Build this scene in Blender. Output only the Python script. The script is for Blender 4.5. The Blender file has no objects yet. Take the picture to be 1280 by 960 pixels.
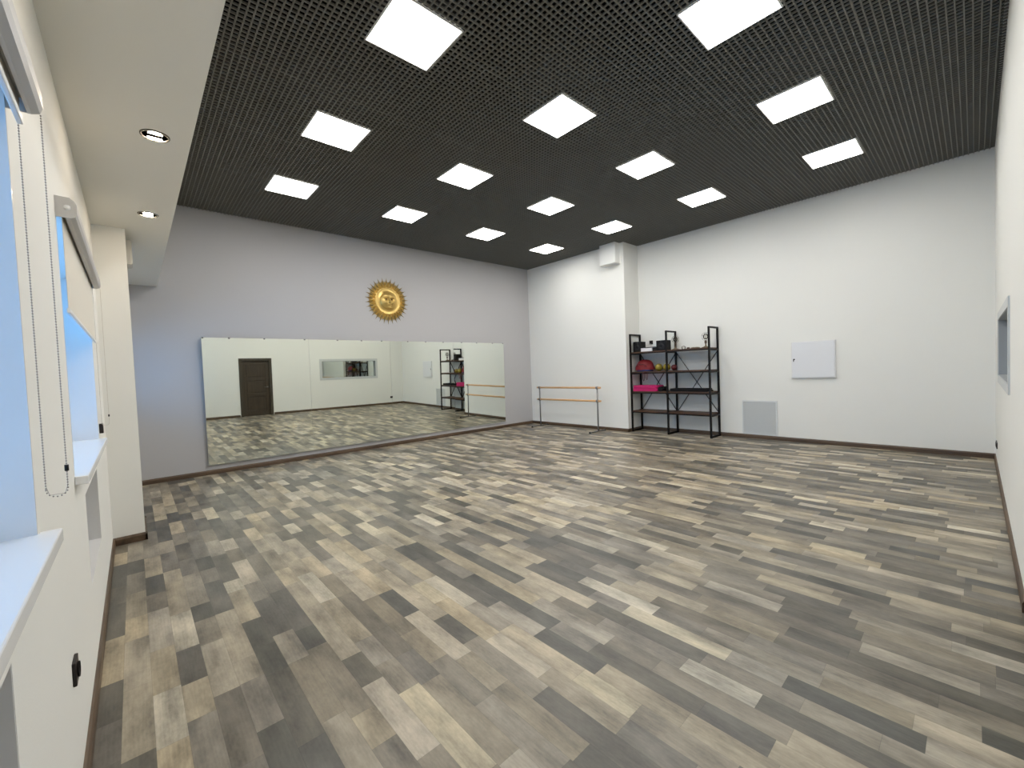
import bpy, bmesh, math, random
from mathutils import Vector, Matrix
random.seed(7)
SC = bpy.context.scene
COL = SC.collection
PI = math.pi

# ------------------------------------------------------------------ camera, world, exposure
cam_d = bpy.data.cameras.new('camera')
cam = bpy.data.objects.new('camera', cam_d)
COL.objects.link(cam)
CX, CY, CZ = 8.451, 0.372, 1.515
YAW, PITCH, ROLL, FPX = 0.8358, -0.0319, -0.0395, 523.47
fw = Vector((-math.sin(YAW)*math.cos(PITCH), math.cos(YAW)*math.cos(PITCH), math.sin(PITCH)))
rt = Vector((math.cos(YAW), math.sin(YAW), 0))
up = rt.cross(fw)
r2 = rt*math.cos(ROLL) + up*math.sin(ROLL)
u2 = -rt*math.sin(ROLL) + up*math.cos(ROLL)
m3 = Matrix((r2, u2, -fw)).transposed()
cam.matrix_world = Matrix.Translation((CX, CY, CZ)) @ m3.to_4x4()
cam_d.sensor_width = 36.0
cam_d.lens = FPX/1280*36
cam_d.clip_start = 0.02
SC.camera = cam

SC.view_settings.view_transform = 'Standard'
SC.view_settings.look = 'None'
SC.view_settings.gamma = 1
SC.view_settings.use_curve_mapping = False
SC.view_settings.exposure = 2.12
SC.cycles.use_denoising = True
SC.cycles.max_bounces = 10
SC.cycles.diffuse_bounces = 6
SC.cycles.glossy_bounces = 6
SC.cycles.transparent_max_bounces = 12

PANEL = 5.2          # radiance of the ceiling light diffusers
SPOT = 55.0         # radiance of the small downlights
SKY = 1.55

w = bpy.data.worlds.new('world'); SC.world = w; w.use_nodes = True
bg = w.node_tree.nodes['Background']
bg.inputs['Color'].default_value = (0.20, 0.50, 1.0, 1)
bg.inputs['Strength'].default_value = SKY

# ------------------------------------------------------------------ helpers
def lin(c):
    return tuple(((v/255)/12.92 if v/255 <= .04045 else ((v/255+.055)/1.055)**2.4) for v in c)

def mat(name, rgb, rough=.6, metal=0.0, spec=.5, noise=0.0, nscale=20, bump=0.0, bscale=200, emit=None, estr=0, trans=0, coat=0):
    m = bpy.data.materials.new(name); m.use_nodes = True
    nt = m.node_tree; b = nt.nodes['Principled BSDF']
    c = lin(rgb) if max(rgb) > 1.01 else rgb
    b.inputs['Base Color'].default_value = (*c, 1)
    b.inputs['Roughness'].default_value = rough
    b.inputs['Metallic'].default_value = metal
    b.inputs['Specular IOR Level'].default_value = spec
    b.inputs['Transmission Weight'].default_value = trans
    b.inputs['Coat Weight'].default_value = coat
    if emit:
        b.inputs['Emission Color'].default_value = (*emit, 1)
        b.inputs['Emission Strength'].default_value = estr
    tc = nt.nodes.new('ShaderNodeTexCoord')
    if noise:
        n = nt.nodes.new('ShaderNodeTexNoise'); n.inputs['Scale'].default_value = nscale
        n.inputs['Detail'].default_value = 4
        nt.links.new(tc.outputs['Object'], n.inputs['Vector'])
        mx = nt.nodes.new('ShaderNodeMix'); mx.data_type = 'RGBA'
        mx.inputs[6].default_value = (*[v*(1-noise) for v in c], 1)
        mx.inputs[7].default_value = (*[min(1, v*(1+noise)) for v in c], 1)
        nt.links.new(n.outputs['Fac'], mx.inputs[0])
        nt.links.new(mx.outputs[2], b.inputs['Base Color'])
    if bump:
        n2 = nt.nodes.new('ShaderNodeTexNoise'); n2.inputs['Scale'].default_value = bscale
        nt.links.new(tc.outputs['Object'], n2.inputs['Vector'])
        bp = nt.nodes.new('ShaderNodeBump'); bp.inputs['Strength'].default_value = bump
        bp.inputs['Distance'].default_value = .002
        nt.links.new(n2.outputs['Fac'], bp.inputs['Height'])
        nt.links.new(bp.outputs['Normal'], b.inputs['Normal'])
    return m

def wood_mat(name, rgb_a, rgb_b, axis=0, rough=.5, scale=3.0):
    m = bpy.data.materials.new(name); m.use_nodes = True
    nt = m.node_tree; b = nt.nodes['Principled BSDF']; b.inputs['Roughness'].default_value = rough
    tc = nt.nodes.new('ShaderNodeTexCoord'); mp = nt.nodes.new('ShaderNodeMapping')
    s = [scale*12]*3; s[axis] = scale
    mp.inputs['Scale'].default_value = s
    n = nt.nodes.new('ShaderNodeTexNoise'); n.inputs['Scale'].default_value = 1.0; n.inputs['Detail'].default_value = 6
    n.inputs['Distortion'].default_value = .6
    nt.links.new(tc.outputs['Object'], mp.inputs['Vector']); nt.links.new(mp.outputs['Vector'], n.inputs['Vector'])
    cr = nt.nodes.new('ShaderNodeValToRGB')
    cr.color_ramp.elements[0].position = .3; cr.color_ramp.elements[0].color = (*lin(rgb_a), 1)
    cr.color_ramp.elements[1].position = .7; cr.color_ramp.elements[1].color = (*lin(rgb_b), 1)
    nt.links.new(n.outputs['Fac'], cr.inputs['Fac']); nt.links.new(cr.outputs['Color'], b.inputs['Base Color'])
    return m

ORG = {}
class MB:
    def __init__(s): s.v = []; s.f = []; s.sm = []
    def add(s, vs, fs, smooth=False):
        o = len(s.v); s.v += [tuple(p) for p in vs]
        s.f += [tuple(i+o for i in f) for f in fs]; s.sm += [smooth]*len(fs)
        return s
    def box(s, x0, x1, y0, y1, z0, z1, bev=0):
        if bev:
            bm = bmesh.new(); bmesh.ops.create_cube(bm, size=1)
            for v in bm.verts:
                v.co = Vector(((x0+x1)/2+v.co.x*(x1-x0), (y0+y1)/2+v.co.y*(y1-y0), (z0+z1)/2+v.co.z*(z1-z0)))
            bmesh.ops.bevel(bm, geom=list(bm.edges), offset=bev, segments=2, profile=.5, affect='EDGES')
            s.add([v.co[:] for v in bm.verts], [[v.index for v in f.verts] for f in bm.faces]); bm.free()
            return s
        vs = [(x, y, z) for x in (x0, x1) for y in (y0, y1) for z in (z0, z1)]
        return s.add(vs, [(0,1,3,2),(4,6,7,5),(0,4,5,1),(2,3,7,6),(0,2,6,4),(1,5,7,3)])
    def bar(s, a, b, w1, w2, upv=(0,0,1)):
        a = Vector(a); b = Vector(b); d = (b-a).normalized(); u = Vector(upv)
        if abs(d.dot(u)) > .98: u = Vector((0,1,0))
        x = d.cross(u).normalized(); y = x.cross(d)
        vs = [p + x*sx*w1/2 + y*sy*w2/2 for p in (a, b) for sx, sy in ((-1,-1),(1,-1),(1,1),(-1,1))]
        return s.add(vs, [(3,2,1,0),(4,5,6,7)]+[(i,(i+1)%4,(i+1)%4+4,i+4) for i in range(4)])
    def tube(s, pts, r, n=10, cap=True):
        pts = [Vector(p) for p in pts]; rs = r if isinstance(r, (list, tuple)) else [r]*len(pts)
        rings = []; px = None
        for i, p in enumerate(pts):
            d = (pts[min(i+1, len(pts)-1)]-pts[max(i-1, 0)]).normalized()
            if px is None:
                h = Vector((0,0,1)) if abs(d.z) < .9 else Vector((1,0,0))
                px = d.cross(h).normalized()
            else:
                px = (px - d*px.dot(d)).normalized()
            py = d.cross(px)
            rings.append([p + (px*math.cos(2*PI*k/n)+py*math.sin(2*PI*k/n))*rs[i] for k in range(n)])
        vs = [q for rg in rings for q in rg]; fs = []
        for i in range(len(pts)-1):
            for k in range(n):
                fs.append((i*n+k, i*n+(k+1)%n, (i+1)*n+(k+1)%n, (i+1)*n+k))
        s.add(vs, fs, True)
        if cap:
            o = len(s.v)-len(vs)
            s.f += [tuple(o+k for k in reversed(range(n))), tuple(o+(len(pts)-1)*n+k for k in range(n))]
            s.sm += [False, False]
        return s
    def lathe(s, prof, org, axis='z', n=32, sx=1, sy=1):
        ax = {'z': ((1,0,0),(0,1,0),(0,0,1)), 'x': ((0,1,0),(0,0,1),(1,0,0)), 'y': ((0,0,1),(1,0,0),(0,1,0)), '-y': ((1,0,0),(0,0,1),(0,-1,0))}[axis]
        A, B, C = [Vector(v) for v in ax]; O = Vector(org)
        vs = [O + A*(r*math.cos(2*PI*k/n)*sx) + B*(r*math.sin(2*PI*k/n)*sy) + C*h for r, h in prof for k in range(n)]
        fs = [(i*n+k, i*n+(k+1)%n, (i+1)*n+(k+1)%n, (i+1)*n+k) for i in range(len(prof)-1) for k in range(n)]
        return s.add(vs, fs, True)
    def sphere(s, c, r, n=16, sz=1.0):
        prof = [(max(1e-4, r*math.sin(PI*i/(n//2))), -r*sz*math.cos(PI*i/(n//2))) for i in range(n//2+1)]
        return s.lathe(prof, c, 'z', n)
    def prism(s, poly, a0, a1, axis):
        # poly in the two other axes, extruded along axis
        def P(a, p):
            return {'x': (a, p[0], p[1]), 'y': (p[0], a, p[1]), 'z': (p[0], p[1], a)}[axis]
        n = len(poly)
        vs = [P(a0, p) for p in poly] + [P(a1, p) for p in poly]
        return s.add(vs, [tuple(reversed(range(n))), tuple(range(n, 2*n))] + [(k, (k+1) % n, (k+1) % n+n, k+n) for k in range(n)])
    def build(s, name, m, parent=None, org=None, bevel=0):
        if parent is not None: o3 = Vector(ORG[parent])
        elif org is not None: o3 = Vector(org)
        else:
            xs, ys, zs = zip(*s.v)
            o3 = Vector(((min(xs)+max(xs))/2, (min(ys)+max(ys))/2, min(zs)))
        me = bpy.data.meshes.new(name)
        me.from_pydata([tuple(Vector(v)-o3) for v in s.v], [], s.f)
        bm = bmesh.new(); bm.from_mesh(me); bmesh.ops.recalc_face_normals(bm, faces=bm.faces); bm.to_mesh(me); bm.free()
        me.polygons.foreach_set('use_smooth', s.sm)
        me.materials.append(m); me.update()
        ob = bpy.data.objects.new(name, me); COL.objects.link(ob)
        if parent is not None: ob.parent = parent
        else: ob.location = o3
        ORG[ob] = o3
        if bevel:
            md = ob.modifiers.new('bevel', 'BEVEL'); md.width = bevel; md.segments = 2; md.limit_method = 'ANGLE'
        return ob

def tag(o, label=None, cat=None, group=None, kind=None):
    if label: o['label'] = label
    if cat: o['category'] = cat
    if group: o['group'] = group
    if kind: o['kind'] = kind
    return o

def thing(name, loc, label=None, cat=None, group=None, kind=None):
    o = bpy.data.objects.new(name, None); COL.objects.link(o)
    o.location = loc; o.empty_display_size = .1; ORG[o] = Vector(loc)
    return tag(o, label, cat, group, kind)

def struct(o): o['kind'] = 'structure'; return o

def copy_tree(o, parent=None):
    c = o.copy(); COL.objects.link(c)
    if parent is not None: c.parent = parent
    for ch in list(o.children): copy_tree(ch, c)
    return c

def voxel(xs, ys, zs, filled):
    """solid built of grid cells, only outer faces"""
    xs = sorted(set(xs)); ys = sorted(set(ys)); zs = sorted(set(zs))
    nx, ny, nz = len(xs)-1, len(ys)-1, len(zs)-1
    F = {(i, j, k): filled((xs[i]+xs[i+1])/2, (ys[j]+ys[j+1])/2, (zs[k]+zs[k+1])/2)
         for i in range(nx) for j in range(ny) for k in range(nz)}
    idx = {}; mb = MB()
    def V(i, j, k):
        if (i, j, k) not in idx:
            idx[(i, j, k)] = len(mb.v); mb.v.append((xs[i], ys[j], zs[k]))
        return idx[(i, j, k)]
    for (i, j, k), f in F.items():
        if not f: continue
        for d, q in (((-1,0,0), ((0,0,0),(0,0,1),(0,1,1),(0,1,0))), ((1,0,0), ((1,0,0),(1,1,0),(1,1,1),(1,0,1))),
                     ((0,-1,0), ((0,0,0),(1,0,0),(1,0,1),(0,0,1))), ((0,1,0), ((0,1,0),(0,1,1),(1,1,1),(1,1,0))),
                     ((0,0,-1), ((0,0,0),(0,1,0),(1,1,0),(1,0,0))), ((0,0,1), ((0,0,1),(1,0,1),(1,1,1),(0,1,1)))):
            if not F.get((i+d[0], j+d[1], k+d[2]), False):
                mb.f.append(tuple(V(i+a, j+b, k+c) for a, b, c in q)); mb.sm.append(False)
    return mb

# ------------------------------------------------------------------ materials
M = {}
M['wall_white'] = mat('wall_white', (.80, .80, .765), .75, bump=.25, bscale=160, noise=.012, nscale=1.5)
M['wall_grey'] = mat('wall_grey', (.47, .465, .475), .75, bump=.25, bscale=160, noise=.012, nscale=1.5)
M['niche_grey'] = mat('niche_grey', (.62, .62, .62), .6)
M['soffit'] = mat('soffit_paint', (.78, .77, .72), .8)
M['plastic_white'] = mat('plastic_white', (.82, .83, .84), .22)
M['plastic_frame'] = mat('plastic_frame', (.78, .79, .80), .35)
M['cassette'] = mat('cassette_grey', (.55, .54, .53), .4)
M['fabric'] = mat('blind_fabric', (.74, .71, .64), .9, bump=.3, bscale=900)
M['chain_white'] = mat('chain_white', (.55, .52, .47), .4)
M['chain'] = mat('chain_metal', (.34, .32, .30), .4, metal=.3)
M['black_metal'] = mat('black_metal', (.0055, .0038, .0035), .5, spec=.22)
M['black_plastic'] = mat('black_plastic', (.004, .004, .0045), .5, spec=.25)
M['dark_rubber'] = mat('dark_rubber', (.006, .0065, .008), .8, spec=.2)
M['socket_black'] = mat('socket_black', (.018, .014, .013), .4, spec=.3)
M['grey_steel'] = mat('grey_steel', (.22, .22, .22), .35, metal=.8)
M['board'] = wood_mat('shelf_board_wood', (48, 30, 20), (92, 62, 38), 0, .5, 2.5)
M['rail_wood'] = wood_mat('pale_rail_wood', (190, 142, 92), (228, 186, 136), 0, .4, 2.0)
M['base_wood'] = wood_mat('baseboard_wood_x', (62, 48, 36), (100, 80, 60), 0, .45, 1.2)
M['base_wood_y'] = wood_mat('baseboard_wood_y', (62, 48, 36), (100, 80, 60), 1, .45, 1.2)
M['door'] = wood_mat('door_wood', (52, 43, 33), (70, 58, 45), 2, .5, 2.0)
M['door_frame'] = wood_mat('door_frame_wood', (52, 46, 38), (72, 64, 52), 2, .5, 2.0)
M['gold'] = mat('gilded_metal', (.66, .46, .15), .34, metal=.65, noise=.15, nscale=40, bump=.5, bscale=60)
M['gold_dark'] = mat('aged_gold', (.34, .25, .10), .45, metal=.6, noise=.2, nscale=50)
M['gold_eye'] = mat('dark_recess', (.03, .02, .01), .6)
M['grid'] = mat('grid_paint', (.165, .161, .143), .6, spec=.25)
M['void'] = mat('void_black', (.002, .002, .002), 1.0, spec=0)
M['light_frame'] = mat('light_frame', (.7, .7, .7), .4)
M['diffuser'] = mat('diffuser_glow', (.9, .9, .9), .5, emit=(1.0, .975, .93), estr=PANEL)
M['lamp_glow'] = mat('lamp_glow', (.9, .9, .9), .5, emit=(1.0, .80, .58), estr=SPOT)
M['ring'] = mat('downlight_ring', (.16, .155, .14), .7, spec=.1)
M['chrome'] = mat('chrome', (.8, .8, .8), .12, metal=1)
M['cabinet'] = mat('cabinet_white', (.74, .75, .775), .38)
M['cabinet_body'] = mat('cabinet_body', (.72, .72, .72), .4)
M['grille'] = mat('grille_grey', (.66, .68, .68), .45)
M['vent_box'] = mat('duct_white', (.80, .80, .78), .6)
M['box_beige'] = mat('wall_box_beige', (.60, .58, .52), .5)
M['case_grey'] = mat('casing_grey', (.55, .57, .57), .4)
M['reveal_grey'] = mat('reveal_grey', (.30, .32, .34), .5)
M['pink'] = mat('pink_foam', (.52, .008, .13), .7, bump=.3, bscale=150)
M['red'] = mat('red_cloth', (.17, .003, .008), .65, bump=.6, bscale=60, noise=.25, nscale=12)
M['navy'] = mat('navy_cloth', (.02, .03, .12), .7)
M['gold_rubber'] = mat('yellow_ball_rubber', (.25, .19, .02), .35)
M['dark_red'] = mat('dark_red_rubber', (.075, .004, .005), .4)
M['paper'] = mat('paper_white', (.75, .75, .77), .6)
M['bulb_socket'] = mat('aged_brass_brown', (.10, .07, .05), .4, metal=.5)
M['drift'] = wood_mat('driftwood', (80, 66, 50), (128, 112, 88), 0, .8, 8)
M['stone'] = mat('brown_stone', (.10, .07, .05), .6, noise=.3, nscale=60)
M['cone'] = mat('speaker_cone', (.010, .010, .011), .4, spec=.3)

def glass_mat(name, tint=(.9, .95, .95), refl=.10):
    m = bpy.data.materials.new(name); m.use_nodes = True; nt = m.node_tree
    nt.nodes.remove(nt.nodes['Principled BSDF']); out = nt.nodes['Material Output']
    t = nt.nodes.new('ShaderNodeBsdfTransparent'); t.inputs['Color'].default_value = (*tint, 1)
    g = nt.nodes.new('ShaderNodeBsdfGlossy'); g.inputs['Roughness'].default_value = .02
    f = nt.nodes.new('ShaderNodeFresnel'); f.inputs['IOR'].default_value = 1.5
    mx = nt.nodes.new('ShaderNodeMixShader')
    nt.links.new(f.outputs[0], mx.inputs[0]); nt.links.new(t.outputs[0], mx.inputs[1]); nt.links.new(g.outputs[0], mx.inputs[2])
    nt.links.new(mx.outputs[0], out.inputs['Surface'])
    return m
M['glass'] = glass_mat('window_glass')
M['bulb_glass'] = glass_mat('bulb_glass', (.93, .93, .90))

def mirror_mat(name, tint, rough=.015):
    m = bpy.data.materials.new(name); m.use_nodes = True; b = m.node_tree.nodes['Principled BSDF']
    b.inputs['Metallic'].default_value = 1; b.inputs['Roughness'].default_value = rough
    b.inputs['Base Color'].default_value = (*tint, 1)
    return m
M['mirror'] = mirror_mat('mirror_silver', (.80, .83, .76))
M['pane_mirror'] = mirror_mat('reflective_pane', (.66, .70, .66), .02)

def floor_mat():
    m = bpy.data.materials.new('floor_plank_vinyl'); m.use_nodes = True; nt = m.node_tree; L = nt.links
    b = nt.nodes['Principled BSDF']
    def math_(op, a, b2=None, c=None):
        n = nt.nodes.new('ShaderNodeMath'); n.operation = op
        for i, v in enumerate((a, b2, c)):
            if v is None: continue
            if isinstance(v, (int, float)): n.inputs[i].default_value = v
            else: L.new(v, n.inputs[i])
        return n.outputs[0]
    def rnd(x, y, z=0.0):
        c = nt.nodes.new('ShaderNodeCombineXYZ')
        for i, v in enumerate((x, y, z)):
            if isinstance(v, (int, float)): c.inputs[i].default_value = v
            else: L.new(v, c.inputs[i])
        wn = nt.nodes.new('ShaderNodeTexWhiteNoise'); wn.noise_dimensions = '3D'
        L.new(c.outputs[0], wn.inputs['Vector']); return wn.outputs['Value']
    g = nt.nodes.new('ShaderNodeNewGeometry'); sp = nt.nodes.new('ShaderNodeSeparateXYZ')
    L.new(g.outputs['Position'], sp.inputs[0]); X, Y = sp.outputs[0], sp.outputs[1]
    W = .108
    yr = math_('DIVIDE', math_('SUBTRACT', Y, .043), W)
    row = math_('FLOOR', yr); yf = math_('SUBTRACT', yr, row)
    SEG = .86
    xo = math_('ADD', math_('DIVIDE', X, SEG), math_('MULTIPLY', rnd(row, 3.1), 5.0))
    seg = math_('FLOOR', xo); xf = math_('SUBTRACT', xo, seg)
    split = math_('ADD', .30, math_('MULTIPLY', rnd(seg, row, 1.0), .45))
    sub = math_('GREATER_THAN', xf, split)
    ident = math_('ADD', math_('MULTIPLY', seg, 2), sub)
    r1 = rnd(ident, row, 2.0); r2_ = rnd(ident, row, 5.0)
    # joint lines
    dy = math_('MINIMUM', yf, math_('SUBTRACT', 1.0, yf)); dy = math_('MULTIPLY', dy, W)
    dx1 = math_('MULTIPLY', math_('MINIMUM', xf, math_('SUBTRACT', 1.0, xf)), SEG)
    dx2 = math_('MULTIPLY', math_('ABSOLUTE', math_('SUBTRACT', xf, split)), SEG)
    dmin = math_('MINIMUM', dy, math_('MINIMUM', dx1, dx2))
    joint = math_('LESS_THAN', dmin, .0012)
    # tone
    cr = nt.nodes.new('ShaderNodeValToRGB'); cr.color_ramp.interpolation = 'CONSTANT'
    tones = [(0, (82, 80, 73)), (.09, (94, 90, 81)), (.22, (110, 104, 93)), (.38, (123, 116, 103)), (.54, (136, 128, 113)),
             (.68, (150, 141, 124)), (.82, (164, 153, 133)), (.92, (175, 166, 146))]
    e = cr.color_ramp.elements
    e[0].position = 0; e[0].color = (*lin(tones[0][1]), 1)
    e[1].position = tones[1][0]; e[1].color = (*lin(tones[1][1]), 1)
    for p, c in tones[2:]:
        n = e.new(p); n.color = (*lin(c), 1)
    L.new(r1, cr.inputs['Fac'])
    # grain, shifted per plank
    cb = nt.nodes.new('ShaderNodeCombineXYZ')
    L.new(math_('ADD', math_('MULTIPLY', X, 2.4), math_('MULTIPLY', r2_, 40)), cb.inputs[0])
    L.new(math_('ADD', math_('MULTIPLY', Y, 22.0), math_('MULTIPLY', r1, 57)), cb.inputs[1])
    L.new(math_('MULTIPLY', r2_, 31), cb.inputs[2])
    n1 = nt.nodes.new('ShaderNodeTexNoise'); n1.inputs['Scale'].default_value = 1.0; n1.inputs['Detail'].default_value = 8
    n1.inputs['Roughness'].default_value = .62; n1.inputs['Distortion'].default_value = .7
    L.new(cb.outputs[0], n1.inputs['Vector'])
    cb2 = nt.nodes.new('ShaderNodeCombineXYZ')
    L.new(math_('ADD', math_('MULTIPLY', X, 3.2), math_('MULTIPLY', r1, 20)), cb2.inputs[0])
    L.new(math_('ADD', math_('MULTIPLY', Y, 8.0), math_('MULTIPLY', r2_, 9)), cb2.inputs[1])
    n2 = nt.nodes.new('ShaderNodeTexNoise'); n2.inputs['Scale'].default_value = 1.0; n2.inputs['Detail'].default_value = 3
    L.new(cb2.outputs[0], n2.inputs['Vector'])
    # ring figure
    wv = nt.nodes.new('ShaderNodeTexWave'); wv.inputs['Scale'].default_value = .9; wv.inputs['Distortion'].default_value = 9
    wv.inputs['Detail'].default_value = 3; wv.bands_direction = 'Y'
    L.new(cb.outputs[0], wv.inputs['Vector'])
    v = math_('ADD', math_('MULTIPLY', math_('SUBTRACT', n1.outputs['Fac'], .5), .50), math_('MULTIPLY', math_('SUBTRACT', n2.outputs['Fac'], .5), 1.7))
    v = math_('ADD', v, math_('MULTIPLY', math_('SUBTRACT', wv.outputs['Fac'], .5), .07))
    # broad cloudy staining that runs on across neighbouring planks, and fine mottling
    n3 = nt.nodes.new('ShaderNodeTexNoise'); n3.inputs['Scale'].default_value = 1.0; n3.inputs['Detail'].default_value = 5
    mp3 = nt.nodes.new('ShaderNodeMapping'); mp3.inputs['Scale'].default_value = (2.6, 6.5, 1)
    L.new(g.outputs['Position'], mp3.inputs['Vector']); L.new(mp3.outputs['Vector'], n3.inputs['Vector'])
    n4 = nt.nodes.new('ShaderNodeTexNoise'); n4.inputs['Scale'].default_value = 1.0; n4.inputs['Detail'].default_value = 6
    n4.inputs['Roughness'].default_value = .7
    mp4 = nt.nodes.new('ShaderNodeMapping'); mp4.inputs['Scale'].default_value = (26, 60, 1)
    L.new(g.outputs['Position'], mp4.inputs['Vector']); L.new(mp4.outputs['Vector'], n4.inputs['Vector'])
    v = math_('ADD', v, math_('MULTIPLY', math_('SUBTRACT', n3.outputs['Fac'], .5), 1.25))
    v = math_('ADD', v, math_('MULTIPLY', math_('SUBTRACT', n4.outputs['Fac'], .5), .8))
    v = math_('ADD', 1.0, v)
    v = math_('MULTIPLY', v, math_('SUBTRACT', 1.0, math_('MULTIPLY', joint, .22)))
    hs = nt.nodes.new('ShaderNodeHueSaturation'); L.new(cr.outputs['Color'], hs.inputs['Color']); L.new(v, hs.inputs['Value'])
    L.new(math_('ADD', .85, math_('MULTIPLY', r2_, .40)), hs.inputs['Saturation'])
    L.new(hs.outputs['Color'], b.inputs['Base Color'])
    L.new(math_('ADD', .30, math_('MULTIPLY', n1.outputs['Fac'], .16)), b.inputs['Roughness'])
    b.inputs['Specular IOR Level'].default_value = .5
    bp = nt.nodes.new('ShaderNodeBump'); bp.inputs['Strength'].default_value = .12; bp.inputs['Distance'].default_value = .0015
    L.new(math_('SUBTRACT', n1.outputs['Fac'], joint), bp.inputs['Height']); L.new(bp.outputs['Normal'], b.inputs['Normal'])
    return m
M['floor'] = floor_mat()

# ------------------------------------------------------------------ room dimensions
LX = 8.647; D = 9.353; DC = 8.755; XC = 3.11; YW = .158; H = 4.328
YS = .721; HS = 3.024; XP0, XP, YP = 2.33, 2.975, .389
TOP = 4.75
WIN = [(6.73, 8.53), (3.95, 5.75), (.12, 2.27)]     # window openings along wall_left; last is unseen, added and widened to tint wall_far blue
WZ0, WZ1 = 1.10, 2.33
NICHE = [(7.12, 8.2), (4.40, 5.32)]
NZ0, NZ1 = .47, .955

struct(MB().box(-.2, LX+.2, -.3, D+.2, -.12, 0).build('floor', M['floor']))
struct(MB().box(-.2, LX+.2, -.3, D+.2, TOP, TOP+.1).build('ceiling', M['void'])).name = 'ceiling_slab'

# far-left wall (carries the mirror)
struct(MB().box(-.2, 0, -.3, D+.2, 0, TOP).build('wall_far', M['wall_grey']))
# shelf wall with its projecting part
struct(MB().box(0, LX, D, D+.2, 0, TOP).build('wall_back', M['wall_white']))
struct(MB().box(0, XC, DC, D, 0, TOP).build('trim_2', M['wall_white']))
# window wall with pilaster, openings and niches
def fl(x, y, z):
    if y > YW: return XP0 < x < XP and z < HS
    for a, b in WIN:
        if a < x < b and WZ0 < z < WZ1: return False
    if y > .03:
        for a, b in NICHE:
            if a < x < b and NZ0 < z < NZ1: return False
    return True
struct(voxel([0, LX, XP0, XP]+[v for p in WIN for v in p]+[v for p in NICHE for v in p], [-.25, .03, YW, YP],
             [0, TOP, WZ0, WZ1, NZ0, NZ1, HS], fl).build('wall_left', M['wall_white']))
# right wall with door and glazed opening
DY0, DY1, DZ = 3.15, 4.03, 1.96
RY0, RY1, RZ0, RZ1 = 5.82, 7.98, 1.235, 1.885
def fr(x, y, z):
    if DY0 < y < DY1 and z < DZ and x < LX+.12: return False
    if RY0 < y < RY1 and RZ0 < z < RZ1 and x < LX+.12: return False
    return True
struct(voxel([LX, LX+.12, LX+.2], [-.3, D+.2, DY0, DY1, RY0, RY1], [0, TOP, DZ, RZ0, RZ1], fr).build('wall_right', M['wall_white']))
for n_, (a, b) in enumerate(NICHE):
    q = .004; m_ = MB()
    m_.box(a, b, .030, .030+q, NZ0, NZ1); m_.box(a, a+q, .030, YW-.001, NZ0, NZ1); m_.box(b-q, b, .030, YW-.001, NZ0, NZ1)
    m_.box(a, b, .030, YW-.001, NZ0, NZ0+q); m_.box(a, b, .030, YW-.001, NZ1-q, NZ1)
    struct(m_.build('trim_%d' % (3+n_), M['niche_grey']))
# soffit over the windows
struct(MB().box(0, LX, YW, YS, HS, TOP).build('trim_1', M['soffit']))

# baseboards
def bb_poly(h=.075, t=.016):
    return [(0, 0), (t, 0), (t, h*.72), (t*.55, h*.93), (0, h)]
def baseboard(name, runs):
    mb = MB(); mm = None
    for ax, a0, a1, c, sgn in runs:
        p = [(c+sgn*q[0], q[1]) for q in bb_poly()]
        mb.prism(p, a0, a1, ax)
        mm = M['base_wood'] if ax == 'x' else M['base_wood_y']
    return struct(mb.build(name, mm))
baseboard('baseboard_far', [('y', YW, DC, 0, 1)])
baseboard('baseboard_back', [('x', 0, XC+.016, DC, -1), ('y', DC-.016, D, XC, 1), ('x', XC, LX, D, -1)]).data.materials[0] = M['base_wood']
baseboard('baseboard_right', [('y', YW, DY0-.08, LX, -1), ('y', DY1+.08, D, LX, -1)])
baseboard('baseboard_left', [('x', XP, LX, YW, 1), ('y', YW, YP+.016, XP, 1), ('x', XP0-.016, XP+.016, YP, 1), ('y', YW, YP+.016, XP0, -1), ('x', 0, XP0, YW, 1)]).data.materials[0] = M['base_wood']

# ------------------------------------------------------------------ open-cell ceiling
gm = MB(); C0 = .05; t = .0095; gh = .016
x = C0
while x < LX:
    gm.box(x-t/2, x+t/2, YS, D, H, H+gh); x += C0
y = YS + .038
while y < D:
    gm.box(0, LX, y-t/2, y+t/2, H+.0005, H+gh-.0005); y += C0
# slim carrier rails every 0.6 m
x = .60
while x < LX:
    gm.box(x-.007, x+.007, YS, D, H-.0005, H+gh); x += 1.2
struct(gm.build('ceiling', M['grid']))

# ------------------------------------------------------------------ ceiling lights
X0, Y0, PX, PY, PS = 1.461, 1.956, 1.8, 1.816, .565
def ceiling_light(cx, cy):
    t_ = thing('ceiling_light', (cx, cy, H-.014))
    h = PS/2; o = h+.012
    f = MB()
    f.box(cx-o, cx+o, cy-o, cy-h, H-.014, H-.002); f.box(cx-o, cx+o, cy+h, cy+o, H-.014, H-.002)
    f.box(cx-o, cx-h, cy-h, cy+h, H-.014, H-.002); f.box(cx+h, cx+o, cy-h, cy+h, H-.014, H-.002)
    f.build('frame', M['light_frame'], t_)
    MB().box(cx-h, cx+h, cy-h, cy+h, H-.011, H-.003).build('diffuser', M['diffuser'], t_)
    return t_
first = ceiling_light(X0+PS/2, Y0+PS/2)
rowname = ['row nearest the windows', 'second row from the windows', 'third row from the windows', 'row nearest the shelf wall']
colname = ['closest to the mirror wall', 'second from the mirror wall', 'third from the mirror wall', 'farthest from the mirror wall']
for i in range(4):
    for j in range(4):
        c = first if (i, j) == (0, 0) else copy_tree(first)
        c.location = (X0+PS/2+i*PX, Y0+PS/2+j*PY, H-.014)
        tag(c, 'glowing ceiling panel, %s, %s' % (rowname[j], colname[i]), 'ceiling light', 'square light panels in the grid ceiling')

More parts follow.
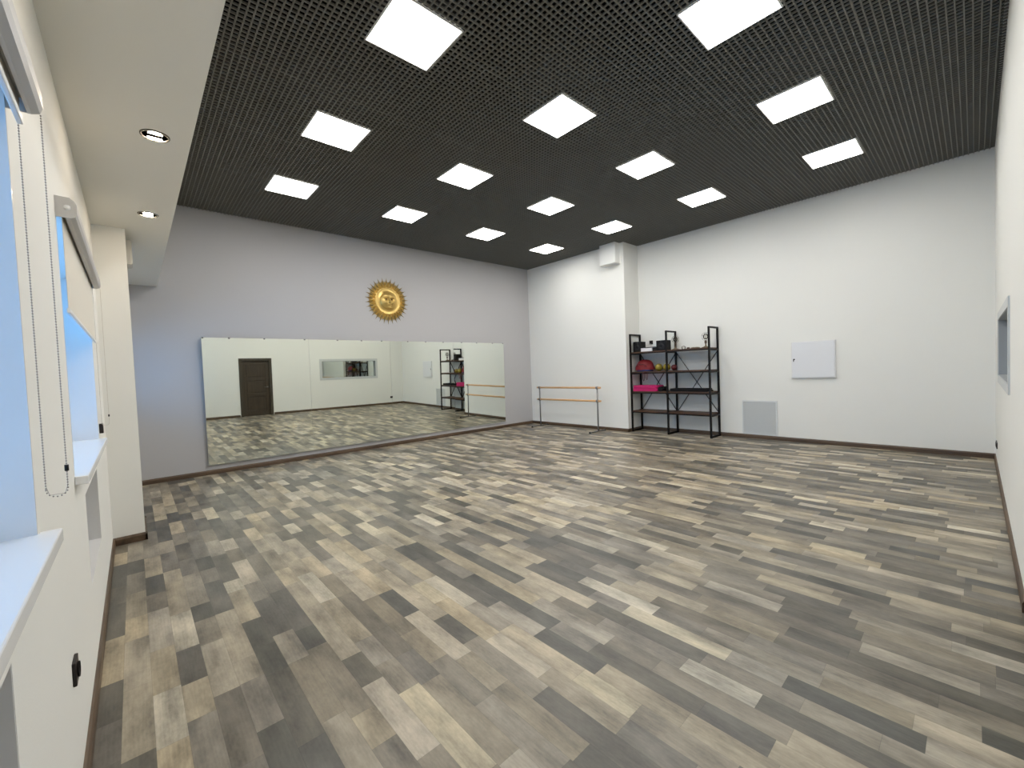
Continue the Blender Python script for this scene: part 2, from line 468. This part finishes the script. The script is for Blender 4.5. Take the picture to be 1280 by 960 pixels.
# ------------------------------------------------------------------ downlights in the soffit
def downlight(cx, cy, label):
    t_ = thing('downlight', (cx, cy, HS-.008), label, 'downlight', 'small downlights in the soffit')
    MB().lathe([(.072, .008), (.072, .004), (.069, .0015), (.063, .002), (.062, .0078)], (cx, cy, HS-.008), 'z', 32).build('trim_ring', M['ring'], t_)
    for sgn in (-1, 1):
        mb = MB(); pts = [(cx+.034*math.cos(a), cy) for a in ()]
        poly = [(cx+sgn*.026+sgn*.024*math.sin(PI*k/12), cy+.034*math.cos(PI*k/12)) for k in range(13)]
        mb.prism(poly, HS-.006, HS-.002, 'z'); mb.build('lamp', M['lamp_glow'], t_)
    MB().lathe([(.001, .0075), (.062, .0075), (.062, .0079), (.001, .0079)], (cx, cy, HS-.008), 'z', 32).build('back_plate', M['void'], t_)
    return t_
downlight(6.69, .547, 'round warm downlight in the white soffit above the nearest window')
downlight(5.12, .547, 'round warm downlight in the soffit, second from the pilaster')
downlight(3.546, .547, 'round warm downlight in the soffit right before the pilaster')

# ------------------------------------------------------------------ windows, sills, blinds
for n, (a, b) in enumerate(WIN):
    wd = thing('window_%d' % (n+1), ((a+b)/2, -.1, WZ0), kind='structure')
    f = MB(); yg0, yg1 = -.17, -.10; fwid = .06
    f.box(a, b, yg0, yg1, WZ0+.02, WZ0+.02+fwid); f.box(a, b, yg0, yg1, WZ1-fwid-.008, WZ1-.008)
    f.box(a+.008, a+fwid, yg0, yg1, WZ0+.02, WZ1-.008); f.box(b-fwid, b-.008, yg0, yg1, WZ0+.02, WZ1-.008)
    mid = (a+b)/2; f.box(mid-.035, mid+.035, yg0, yg1, WZ0+.02, WZ1-.008)
    f.build('window_frame', M['plastic_frame'], wd)
    MB().box(a+fwid, mid-.035, -.138, -.132, WZ0+.08, WZ1-.068).box(mid+.035, b-fwid, -.138, -.132, WZ0+.08, WZ1-.068).build('pane', M['glass'], wd)
    j = MB(); j.box(a, a+.008, -.10, YW+.001, WZ0+.02, WZ1); j.box(b-.008, b, -.10, YW+.001, WZ0+.02, WZ1)
    j.box(a, b, -.10, YW+.001, WZ1-.008, WZ1)
    j.build('jamb_lining', M['plastic_white'], wd)
    s = voxel([a-.02, a+.0005, b-.0005, b+.02], [-.17, YW+.0005, YW+.046], [WZ0-.018, WZ0+.0005, WZ0+.02],
              lambda x, y, z: y > YW+.0005 or (a < x < b and z > WZ0+.0005))
    s.build('window_sill', M['plastic_white'], wd, bevel=.004)

def roller_blind(a, b, z_bot, y_fab, chain_x, label, zc=2.268, cmat='chain'):
    t_ = thing('roller_blind', ((a+b)/2, YW, zc), label, 'window blind')
    y0, y1, z0, z1 = YW, YW+.068, zc, zc+.092
    prof = [(y0, z0), (y1-.022, z0), (y1-.006, z0+.006), (y1, z0+.022), (y1, z0+.06), (y1-.008, z0+.078), (y1-.022, z1-.003), (y0, z1)]
    c = [(y0, z1), (y0, z1-.004), (y1-.024, z1-.006), (y1-.012, z0+.076), (y1-.004, z0+.06), (y1-.004, z0+.022), (y1-.01, z0+.010), (y1-.022, z0+.004),
         (y_fab+.012, z0+.004), (y_fab+.012, z0), (y1-.022, z0), (y1-.006, z0+.006), (y1, z0+.022), (y1, z0+.06), (y1-.008, z0+.078), (y1-.022, z1-.001)]
    MB().prism(c, a+.004, b-.004, 'x').build('cassette', M['cassette'], t_)
    for e0, e1 in ((a, a+.004), (b-.004, b)):
        ec = MB().prism(prof, e0, e1, 'x').build('end_cap', M['cassette'], t_)
        MB().lathe([(.001, -.003), (.012, -.003), (.012, .003), (.001, .003)], ((e0+e1)/2, y1-.03, z0+.045), 'x', 20).build('screw_cover', M['plastic_frame'], ec)
    MB().tube([(a+.02, y_fab, zc+.045), (b-.02, y_fab, zc+.045)], .017, 14).build('roller', M['fabric'], t_)
    MB().box(a+.022, b-.022, y_fab-.001, y_fab+.001, z_bot, zc+.03).build('fabric', M['fabric'], t_)
    MB().box(a+.02, b-.02, y_fab-.006, y_fab+.006, z_bot-.022, z_bot, .003).build('bottom_bar', M['plastic_frame'], t_)
    # bead chain loop hanging from the far end
    yb0, yb1 = YW+.022, YW+.064; zlow = 1.215; cm = MB(); pts = []
    rr = (yb1-yb0)/2; z = zc
    while z > zlow+rr: pts.append((chain_x, yb0, z)); z -= .0075
    for k in range(9):
        a_ = PI*k/8; pts.append((chain_x, (yb0+yb1)/2-rr*math.cos(a_), zlow+rr-rr*math.sin(a_)))
    z = zlow+rr
    while z < zc: pts.append((chain_x, yb1, z)); z += .0075
    for p in pts: cm.sphere(p, .0023, 6)
    cm.tube([p for p in pts[::4]]+[pts[-1]], .0007, 5)
    ch = cm.build('chain', M[cmat], t_)
    MB().tube([(chain_x, yb1, zlow+.085), (chain_x, yb1, zlow+.068)], .0045, 8).build('connector', M['black_plastic'], ch)
    return t_
roller_blind(6.72, 8.55, 2.246, YW+.026, 6.735, 'grey roller blind rolled all the way up above the nearest window, bead chain hanging')
roller_blind(3.93, 5.76, 1.872, YW+.018, 3.945, 'grey roller blind partly lowered over the farther window before the pilaster', cmat='chain_white')
tag(MB().box(3.80, 3.845, YW, YW+.024, 1.150, 1.225, .003).build('chain_bracket', M['socket_black']),
    'small dark bracket on the wall between the farther window and the pilaster', 'bracket')

def socket(cx, y, cz, wdt, hgt, label, n=1):
    t_ = thing('wall_socket', (cx, y, cz-hgt/2), label, 'socket')
    MB().box(cx-wdt/2, cx+wdt/2, y, y+.011, cz-hgt/2, cz+hgt/2, .003).build('frame', M['socket_black'], t_)
    for k in range(n):
        c = cx + (k-(n-1)/2)*.071
        MB().lathe([(.027, .004), (.027, .0), (.021, -.003), (.0205, -.0075), (.001, -.0075)][::-1], (c, y+.013, cz), 'y', 24).build('insert', M['socket_black'], t_)
    return t_
socket(6.235, YW, .482, .085, .085, 'black square socket low on the white wall below the windows')

# beige box on the pilaster front, just below the soffit
t_ = thing('wall_box', (2.60, YP, 2.745), 'small beige rectangular box fixed high on the pilaster just below the soffit', 'wall box')
MB().box(2.48, 2.71, YP, YP+.036, 2.745, 2.985, .004).build('body', M['box_beige'], t_)
MB().box(2.49, 2.70, YP+.036, YP+.044, 2.755, 2.975, .003).build('front_cover', M['box_beige'], t_)

# ------------------------------------------------------------------ right wall: glazed opening, door, socket
wr = thing('window_4', (LX, (RY0+RY1)/2, RZ0), kind='structure')
f = MB(); cw = .085
f.box(LX-.012, LX, RY0-cw, RY1+cw, RZ1, RZ1+cw); f.box(LX-.012, LX, RY0-cw, RY1+cw, RZ0-cw, RZ0)
f.box(LX-.012, LX, RY0-cw, RY0, RZ0, RZ1); f.box(LX-.012, LX, RY1, RY1+cw, RZ0, RZ1)
f.build('window_frame', M['case_grey'], wr)
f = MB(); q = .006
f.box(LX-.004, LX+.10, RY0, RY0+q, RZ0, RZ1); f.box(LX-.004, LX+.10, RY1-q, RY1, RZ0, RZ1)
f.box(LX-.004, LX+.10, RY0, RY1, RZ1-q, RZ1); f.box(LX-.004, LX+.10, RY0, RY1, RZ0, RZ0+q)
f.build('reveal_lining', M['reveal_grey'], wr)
MB().box(LX+.095, LX+.102, RY0+q, RY1-q, RZ0+q, RZ1-q).build('pane', M['pane_mirror'], wr)

dr = thing('door_1', (LX, (DY0+DY1)/2, 0), kind='structure')
f = MB(); cw = .065
f.box(LX-.006, LX, DY0-cw, DY0+.01, 0, DZ+cw); f.box(LX-.006, LX, DY1-.01, DY1+cw, 0, DZ+cw)
f.box(LX-.006, LX, DY0+.01, DY1-.01, DZ-.01, DZ+cw)
f.box(LX, LX+.115, DY0, DY0+.025, 0, DZ); f.box(LX, LX+.115, DY1-.025, DY1, 0, DZ); f.box(LX, LX+.115, DY0, DY1, DZ-.025, DZ)
f.build('door_frame', M['door_frame'], dr)
leaf = MB(); ly0, ly1 = DY0+.028, DY1-.028; X1 = LX+.05
leaf.box(X1+.022, X1+.045, ly0, ly1, .008, DZ-.028)
leaf.box(X1, X1+.022, ly0, ly0+.11, .008, DZ-.028); leaf.box(X1, X1+.022, ly1-.11, ly1, .008, DZ-.028)
zz = [(.008, .20), (.68, .80), (1.24, 1.36), (1.80, DZ-.028)]
for a, b in zz: leaf.box(X1, X1+.022, ly0+.11, ly1-.11, a, b)
for (a0, a1), (b0, b1) in zip(zz[:-1], zz[1:]):
    leaf.box(X1+.006, X1+.022, ly0+.14, ly1-.14, a1+.03, b0-.03)
lf = leaf.build('door_leaf', M['door'], dr, bevel=.002)
h = MB(); hy = ly1-.055
h.lathe([(.001, 0), (.024, 0), (.024, -.008), (.001, -.008)], (X1, hy, 1.0), 'x', 20)
h.tube([(X1, hy, 1.0), (X1-.038, hy, 1.0)], .009, 10); h.tube([(X1-.038, hy+.008, 1.0), (X1-.038, hy-.11, 1.0)], .009, 10)
h.build('door_handle', M['grey_steel'], lf)

t_ = thing('wall_socket', (LX, 8.72, .25), 'long black double socket low on the right wall near the back corner', 'socket')
MB().box(LX-.011, LX, 8.60, 8.84, .255, .335, .003).build('frame', M['socket_black'], t_)
for yy in (8.65, 8.72, 8.79):
    MB().lathe([(.001, .0045), (.02, .0045), (.021, 0), (.027, -.001), (.027, .004)], (LX-.014, yy, .295), 'x', 20).build('insert', M['socket_black'], t_)

# ------------------------------------------------------------------ mirror on the far wall (leans a little forward at the top)
MY0, MY1, MZ0, MZ1 = 1.222, 7.725, .16, 2.25
mr = thing('wall_mirror', (.0, (MY0+MY1)/2, MZ0), 'long frameless wall mirror of four joined panes beneath the golden sun', 'mirror')
TILT = math.radians(.93)
def mirror_pane(y0, y1):
    zt = MZ1-MZ0
    def P(d, z): return (.042+d*math.cos(TILT)+z*math.sin(TILT), MZ0+z*math.cos(TILT)-d*math.sin(TILT))
    poly = [P(0, 0), P(.004, 0), P(.004, zt), P(0, zt)]
    return MB().prism(poly, y0+.0012, y1-.0012, 'y')
YAWS = (0, 0, .35, 1.0)
NP = 4; pw = (MY1-MY0)/NP
edge = 0.0
for k, yaw in enumerate(YAWS):                     # the panes bend back a little towards the right
    mp = mirror_pane(MY0+k*pw, MY0+(k+1)*pw); dl = math.radians(yaw); yp_ = MY0+k*pw
    mp.v = [(edge+x_*math.cos(dl)-(y_-yp_)*math.sin(dl), yp_+x_*math.sin(dl)+(y_-yp_)*math.cos(dl), z_) for x_, y_, z_ in mp.v]
    edge -= pw*math.sin(dl)
    mp.build('mirror_pane', M['mirror'], mr)
xt = .042+(MZ1-MZ0)*math.sin(TILT)
def xo(y):
    o = 0.0
    for k in range(NP):
        a_ = MY0+k*pw; o -= max(0, min(pw, y-a_))*math.tan(math.radians(YAWS[k]))
    return o
for yy in (1.24, 1.6, 2.12, 2.78, 3.38, 3.86, 4.29, 4.9, 5.35, 5.82, 6.35, 6.82, 7.34, 7.70):
    MB().box(0, xt+.008+xo(yy), yy-.012, yy+.012, MZ1-.003, MZ1+.004).box(xt+.0045+xo(yy), xt+.008+xo(yy), yy-.012, yy+.012, MZ1-.018, MZ1+.004).build('clip', M['grey_steel'], mr)
MB().box(0, .022, MY0, MY1, MZ0-.014, MZ0-.003).build('bottom_rail', M['cassette_dark'] if 'cassette_dark' in M else M['case_grey'], mr)

# ------------------------------------------------------------------ golden sun
SY, SZ = 4.50, 3.108
sun = thing('sun_ornament', (.0, SY, SZ), 'round golden sun face with pointed rays hanging above the mirror', 'wall ornament')
def sp(a, r, d): return (d, SY+r*math.cos(a), SZ+r*math.sin(a))
MB().lathe([(.001, .0), (.40, .0), (.40, .010), (.30, .020), (.285, .040), (.272, .042), (.262, .034), (.215, .030), (.205, .040), (.001, .040)],
           (0, SY, SZ), 'x', 64).build('disc', M['gold'], sun)
NR = 30
def ray(a, r0, r1, wd, d0, dk, curl=0.0):
    mb = MB(); n = 7; rings = []
    for i in range(n+1):
        t = i/n; r = r0+(r1-r0)*t
        ww = wd*(1-t)**.75*(1+.55*math.sin(PI*min(1, t*1.6))) if t < 1 else .0006
        aa = a+curl*math.sin(PI*t*1.5)/r
        dz = d0+dk*math.sin(PI*min(1, t*1.3+.15))*.9
        c = Vector(sp(aa, r, 0)); tx = Vector((0, -math.sin(aa), math.cos(aa)))
        rings.append([c+tx*ww+Vector((d0*.6, 0, 0)), c+Vector((dz, 0, 0)), c-tx*ww+Vector((d0*.6, 0, 0)), c+Vector((max(.002, d0*.3), 0, 0))])
    vs = [p for rg in rings for p in rg]
    fs = [(i*4+k, i*4+(k+1) % 4, i*4+4+(k+1) % 4, i*4+4+k) for i in range(n) for k in range(4)] + [(0, 1, 2, 3), (n*4+3, n*4+2, n*4+1, n*4)]
    return mb.add(vs, fs)
for k in range(NR):
    a = 2*PI*(k+.5)/NR
    ray(a, .33, .492, .021, .012, .020, .0).build('ray', M['gold_dark'], sun)
for k in range(NR):
    a = 2*PI*k/NR
    ray(a, .278, .43, .025, .022, .050, .012 if k % 2 else 0).build('ray', M['gold'], sun)
# face relief
def fh(u, v):
    r = math.hypot(u, v); base = .075*math.sqrt(max(0, 1-(r/.190)**2))
    G = lambda cu, cv, su, sv, hh: hh*math.exp(-((u-cu)/su)**2-((v-cv)/sv)**2)
    hgt = base
    hgt += G(0, -.005, .017, .050, .030)+G(0, -.038, .024, .018, .022)
    hgt += G(-.07, -.045, .045, .042, .022)+G(.07, -.045, .045, .042, .022)
    hgt += G(-.065, .062, .05, .014, .020)+G(.065, .062, .05, .014, .020)+G(0, .10, .10, .04, .010)
    hgt -= G(-.065, .025, .034, .017, .026)+G(.065, .025, .034, .017, .026)
    hgt += G(-.065, .025, .016, .009, .016)+G(.065, .025, .016, .009, .016)
    hgt += G(0, -.080, .042, .009, .016)+G(0, -.100, .034, .010, .017)-G(0, -.0905, .045, .004, .016)
    hgt += G(0, -.145, .04, .022, .012)
    return .034+(base+(hgt-base)*1.35)*(1-max(0, (r-.17)/.02)*.5)
vs = [(fh(0, 0), SY, SZ)]; fs = []; nr, na = 34, 72
for i in range(1, nr+1):
    r = .190*i/nr
    for k in range(na):
        a = 2*PI*k/na; u, v = r*math.cos(a), r*math.sin(a); vs.append((fh(u, v), SY+u, SZ+v))
fs += [(0, 1+k, 1+(k+1) % na) for k in range(na)]
for i in range(nr-1):
    for k in range(na):
        p = 1+i*na; fs.append((p+k, p+(k+1) % na, p+na+(k+1) % na, p+na+k))
vs2 = len(vs)
fc = MB().add(vs, fs, True).build('face', M['gold'], sun)
for sgn in (-1, 1):
    cu, cv = sgn*.065, .025
    MB().sphere((fh(cu, cv)-.002, SY+cu, SZ+cv), .0145, 12).build('eye', M['gold_eye'], fc)

sun.location.x += .0015      # hangs a hair off the plaster

# ------------------------------------------------------------------ air duct box at the projecting wall, right below the ceiling
t_ = thing('duct_box', (2.80, 8.66, 3.865), 'white square duct box high on the back wall touching the grid ceiling', 'duct box')
MB().box(2.60, 3.02, 8.56, DC, 3.865, H-.001, .004).build('body', M['vent_box'], t_)
MB().box(2.585, 3.035, 8.735, DC, 3.85, H-.001).build('flange', M['vent_box'], t_)

# ------------------------------------------------------------------ electrical cabinet, ventilation grille on the back wall
t_ = thing('electrical_cabinet', (6.52, D, 1.17), 'white square metal wall cabinet with small lock on the back wall', 'wall cabinet')
MB().box(6.20, 6.85, D-.035, D, 1.17, 1.83, .003).build('body', M['cabinet_body'], t_)
dd = MB().box(6.215, 6.835, D-.045, D-.036, 1.185, 1.815, .003).build('door', M['cabinet'], t_)
lk = MB(); lk.lathe([(.001, .008), (.012, .008), (.013, 0)], (6.245, D-.045, 1.515), '-y', 20)
lk.box(6.232, 6.242, D-.060, D-.045, 1.475, 1.512)
lk.build('lock', M['socket_black'], dd)

t_ = thing('ventilation_grille', (5.645, D, .08), 'grey square ventilation grille low on the back wall beside the shelf rack', 'grille')
f = MB(); f.box(5.34, 5.95, D-.014, D, .72, .745); f.box(5.34, 5.95, D-.014, D, .08, .105); f.box(5.34, 5.365, D-.014, D, .105, .72); f.box(5.925, 5.95, D-.014, D, .105, .72)
f.build('frame', M['grille'], t_)
g_ = MB(); x = 5.370
while x < 5.925: g_.box(x, x+.0062, D-.010, D-.002, .105, .72); x += .0092
g_.box(5.365, 5.925, D-.003, D-.001, .105, .72)
g_.build('slats', M['grille'], t_)

# ------------------------------------------------------------------ wall socket above the shelf, with plug
t_ = thing('wall_socket', (3.40, D, 2.01), 'black wall socket with plug above the top board of the shelf rack', 'socket')
MB().box(3.36, 3.445, D-.011, D, 2.0, 2.085, .003).build('frame', M['socket_black'], t_)
MB().box(3.385, 3.425, D-.055, D-.011, 2.02, 2.06, .006).build('plug', M['black_plastic'], t_)
MB().tube([(3.405, D-.045, 2.022), (3.405, D-.05, 1.96), (3.40, D-.04, 1.90), (3.41, D-.05, 1.86)], .0035, 8).build('cable', M['paper'], t_)

# ------------------------------------------------------------------ shelf rack
SX = [3.130, 4.005, 4.905]; SYF, SYB = 8.90, 9.315; SH = 2.245
rack = thing('shelf_rack', (4.02, 9.1, 0), 'tall open black metal shelf rack with dark wooden boards and crossed braces', 'shelf rack')
LV = [1.800, 1.352, .905, .462]; bt = .026; pwid = .034
for sx in SX:
    for yy in (SYF, SYB):
        MB().box(sx-pwid/2, sx+pwid/2, yy-pwid/2, yy+pwid/2, 0, SH).build('post', M['black_metal'], rack)
    MB().box(sx-pwid/2, sx+pwid/2, SYF+pwid/2, SYB-pwid/2, SH-pwid, SH).build('top_bar', M['black_metal'], rack)
    MB().box(sx-pwid/2, sx+pwid/2, SYF+pwid/2, SYB-pwid/2, .002, .002+pwid).build('foot_bar', M['black_metal'], rack)
    for z in LV:
        MB().box(sx-pwid/2, sx+pwid/2, SYF+pwid/2, SYB-pwid/2, z-pwid, z).build('side_bar', M['black_metal'], rack)
for z in LV:
    for a, b in zip(SX[:-1], SX[1:]):
        MB().box(a+pwid/2, b-pwid/2, SYF-.008, SYB+.008, z, z+bt, .002).build('board', M['board'], rack)
        MB().box(a+pwid/2, b-pwid/2, SYF-.012, SYF+.004, z-.024, z-.0005).build('front_bar', M['black_metal'], rack)
for a, b in zip(SX[:-1], SX[1:]):
    zt, zb = LV[0]-.02, LV[3]-.0
    yb = SYB+.012
    MB().bar((a, yb, zt), (b, yb, zb), .006, .027, (0, 1, 0)).build('brace', M['black_metal'], rack)
    MB().bar((b, yb+.006, zt), (a, yb+.006, zb), .006, .027, (0, 1, 0)).build('brace', M['black_metal'], rack)

Z1 = LV[0]+bt; Z2 = LV[1]+bt; Z3 = LV[2]+bt
def speaker(x0, x1, y0, y1, z, h, label):
    t_ = thing('speaker', ((x0+x1)/2, (y0+y1)/2, z), label, 'speaker')
    cb = MB().box(x0, x1, y0, y1, z, z+h, .005).build('cabinet', M['black_plastic'], t_)
    c = (x0+x1)/2
    MB().lathe([(.001, -.004), (.03, .002), (.062, .010), (.070, .0), (.076, .004), (.078, -.001)], (c, y0, z+h*.38), '-y', 28).build('woofer', M['cone'], t_)
    MB().lathe([(.001, .006), (.016, .003), (.028, .004), (.03, -.001)], (c, y0, z+h*.80), '-y', 24).build('tweeter', M['cone'], t_)
    return t_
speaker(3.155, 3.345, 8.98, 9.20, Z1, .235, 'black box speaker at the left end of the top shelf')
speaker(3.755, 3.985, 8.93, 9.15, Z1, .220, 'black box speaker on the top shelf beside the middle upright')

t_ = thing('document_stack', (3.50, 9.05, Z1), 'stack of white papers on the top shelf under a thin dark folder', 'papers')
for k in range(5):
    dx = random.uniform(-.006, .006)
    MB().box(3.37+dx, 3.645+dx, 8.95, 9.16, Z1+k*.016, Z1+k*.016+.0155, .001).build('paper_pad', M['paper'], t_)
tag(MB().box(3.36, 3.70, 8.94, 9.18, Z1+.0802, Z1+.094, .004).build('folder', M['black_plastic']), 'thin dark folder lying on the white papers of the top shelf', 'folder')
t_ = thing('black_device', (3.71, 9.24, Z1), 'low black device behind the right speaker and papers on the top shelf', 'device')
MB().box(3.66, 3.745, 8.94, 9.20, Z1, Z1+.072, .004).build('body', M['black_plastic'], t_)
MB().box(3.67, 3.735, 8.937, 8.941, Z1+.02, Z1+.05).build('front_panel', M['cone'], t_)

def bulb_lamp(cx, cy, z, R, label):
    t_ = thing('bulb_lamp', (cx, cy, z), label, 'table lamp')
    MB().lathe([(.001, 0), (.075, 0), (.072, .012), (.045, .020), (.02, .034), (.013, .05), (.011, .085), (.014, .09)], (cx, cy, z), 'z', 24, 1.2, .8).build('base', M['drift'], t_)
    MB().lathe([(.013, .085), (.020, .092), (.024, .10), (.024, .145), (.019, .155), (.001, .156)], (cx, cy, z), 'z', 24).build('socket', M['bulb_socket'], t_)
    zc = z+.155+R*.92
    bl = MB().sphere((cx, cy, zc), R*.62, 24, 1.15).build('bulb', M['bulb_glass'], t_)
    fl_ = MB()
    for k in range(6):
        a = 2*PI*k/6
        fl_.tube([(cx+.008*math.cos(a), cy+.008*math.sin(a), zc-R*.55), (cx+.02*math.cos(a), cy+.02*math.sin(a), zc+R*.30)], .0012, 5)
    fl_.build('filament', M['bulb_socket'], bl)
    cg = MB()
    for k in range(8):
        a = 2*PI*k/8
        pts = [(cx+R*math.sin(th)*math.cos(a), cy+R*math.sin(th)*math.sin(a), zc-R*1.02*math.cos(th)) for th in [PI*.12+PI*.88*i/14 for i in range(15)]]
        cg.tube(pts, .0016, 6)
    for th in (.35, .6):
        rr = R*math.sin(PI*th); zz_ = zc-R*1.02*math.cos(PI*th)
        cg.tube([(cx+rr*math.cos(2*PI*k/24), cy+rr*math.sin(2*PI*k/24), zz_) for k in range(25)], .0016, 6)
    cg.build('wire_cage', M['bulb_socket'], t_)
bulb_lamp(4.112, 9.10, Z1, .076, 'caged bulb table lamp on the top shelf right of the middle upright')
bulb_lamp(4.757, 9.10, Z1, .082, 'caged bulb table lamp at the right end of the top shelf')
tag(MB().lathe([(.001, 0), (.035, 0), (.042, .03), (.038, .055), (.02, .066), (.001, .068)], (4.30, 9.08, Z1), 'z', 24).build('glass_jar', M['bulb_glass']),
    'small clear glass jar between the two bulb lamps', 'jar')
tag(MB().sphere((4.405, 9.07, Z1+.018), .036, 14, .5).build('stone', M['stone']), 'small brown stone beside the glass jar on the top shelf', 'stone')
dw = MB(); 
for k, (xa, xb, yy, r) in enumerate(((4.47, 4.66, 9.03, .013), (4.52, 4.69, 9.00, .010))):
    dw.tube([(xa+(xb-xa)*i/6, yy+.008*math.sin(i*1.7+k), Z1+r+.003*math.sin(i*2.1)**2) for i in range(7)], [r*.5, r*.85, r, r*.9, r, r*.8, r*.45], 8)
tag(dw.build('driftwood', M['drift']), 'thin pieces of driftwood lying before the right bulb lamp', 'driftwood')

# second level: red bag, balls
t_ = thing('sports_bag', (3.38, 9.08, Z2), 'bulging red cloth bag with navy underside on the second shelf', 'bag')
bm = MB(); n1, n2 = 14, 28; vs = []; fs = []
for i in range(n1+1):
    th = PI/2*i/n1
    for k in range(n2):
        a = 2*PI*k/n2; wob = 1+.05*math.sin(3*a+1)+.035*math.sin(7*a+i*.6)
        vs.append((3.375+.225*wob*math.cos(th)**.75*math.cos(a), 9.08+.15*wob*math.cos(th)**.75*math.sin(a), Z2+.035+.225*math.sin(th)*(1+.05*math.sin(5*a))))
for i in range(n1):
    for k in range(n2): fs.append((i*n2+k, i*n2+(k+1) % n2, (i+1)*n2+(k+1) % n2, (i+1)*n2+k))
bm.add(vs, fs, True).build('body', M['red'], t_)
MB().lathe([(.001, 0), (.145, 0), (.155, .02), (.15, .04), (.001, .045)], (3.39, 9.07, Z2), 'z', 28, 1.25, .95).build('underside', M['navy'], t_)
MB().tube([(3.26, 8.935, Z2+.12), (3.30, 8.925, Z2+.16), (3.38, 8.92, Z2+.17), (3.46, 8.925, Z2+.15), (3.50, 8.94, Z2+.11)], .008, 8).build('strap', M['dark_red'], t_)
def ball(cx, cy, r, m, label, g='exercise balls on the second shelf'):
    return tag(MB().sphere((cx, cy, Z2+r+.0005), r, 28).build('exercise_ball', m), label, 'ball', g)
ball(3.735, 9.06, .082, M['gold_rubber'], 'yellow exercise ball beside the red bag')
ball(3.920, 9.06, .078, M['gold_rubber'], 'yellow exercise ball behind the middle front upright')
ball(4.085, 9.07, .066, M['dark_red'], 'dark red exercise ball, rightmost of the three balls')
ball(3.672, 9.215, .070, M['dark_red'], 'dark red exercise ball half hidden between the red bag and yellow ball')
# straps hanging below the second level
st = MB()
for q, (xa, xb, zl) in enumerate(((3.44, 3.475, 1.165), (3.52, 3.555, 1.19))):
    pts = [(xa, 8.88, Z2-.03), (xa-.003, 8.876, 1.26), (xa+.006, 8.876, zl+.02), ((xa+xb)/2, 8.876, zl), (xb-.004, 8.876, zl+.02), (xb+.002, 8.876, 1.27), (xb, 8.88, Z2-.03)]
    st.tube(pts, .006, 8)
st.tube([(3.44, 8.88, Z2-.03), (3.50, 8.873, Z2+.006), (3.555, 8.88, Z2-.03)], .006, 8)
tag(st.build('resistance_band', M['dark_red']), 'dark red looped band hanging from the edge of the second shelf', 'exercise band')

# third level: pink mats, black cushion roll, black mats
for k, lab in enumerate(('folded pink exercise mat lying directly on the third shelf, lower of two', 'folded pink exercise mat on top of the other pink mat')):
    t_ = thing('exercise_mat', (3.42, 9.05, Z3+k*.068), lab, 'exercise mat', 'pink mats on the third shelf')
    for l in range(2):
        z0 = Z3+k*.068+l*.033
        MB().box(3.165+.012*k, 3.745-.01*k, 8.90, 9.24, z0, z0+.031, .010).build('layer', M['pink'], t_)
    MB().tube([(3.73-.01*k, 8.91, Z3+k*.068+.032), (3.73-.01*k, 9.23, Z3+k*.068+.032)], .030, 12).build('fold', M['pink'], t_)
tag(MB().tube([(3.82, 8.92, Z3+.052), (3.82, 9.20, Z3+.052)], .05, 20).build('foam_roller', M['dark_rubber']), 'short black foam roller standing against the pink mats', 'foam roller')
for k, lab in enumerate(('black folded mat on the third shelf, lowest of the dark stack', 'black folded mat on the third shelf, topmost of the dark stack')):
    tag(MB().box(4.04+.01*k, 4.83-.02*k, 8.92, 9.24, Z3+.0005+k*.032, Z3+.031+k*.032, .008).build('exercise_mat', M['dark_rubber']), lab, 'exercise mat', 'black mats on the third shelf')

# ------------------------------------------------------------------ ballet barre
bar = thing('ballet_barre', (1.56, 8.45, 0), 'freestanding ballet barre with two pale wooden rails and grey steel stands', 'ballet barre')
BY = 8.43
for bx in (.63, 2.505):
    MB().tube([(bx, BY, .012), (bx, BY, 1.035)], .017, 14).build('post', M['grey_steel'], bar)
    ft = MB().box(bx-.02, bx+.02, BY-.34, BY+.28, .006, .026, .004).build('foot', M['grey_steel'], bar)
    for yy in (BY-.325, BY+.265):
        MB().lathe([(.001, 0), (.022, 0), (.022, .014), (.012, .03), (.001, .031)], (bx, yy, 0), 'z', 16).build('rubber_foot', M['dark_rubber'], ft)
    for z in (1.035, .722):
        MB().lathe([(.030, -.03), (.030, .03)], (bx, BY, z), 'x', 20).box(bx-.012, bx+.012, BY-.02, BY+.02, z-.045, z-.02).build('bracket', M['grey_steel'], bar)
for z in (1.035, .722):
    MB().tube([(.545, BY, z), (2.60, BY, z)], .0235, 18).build('rail', M['rail_wood'], bar)
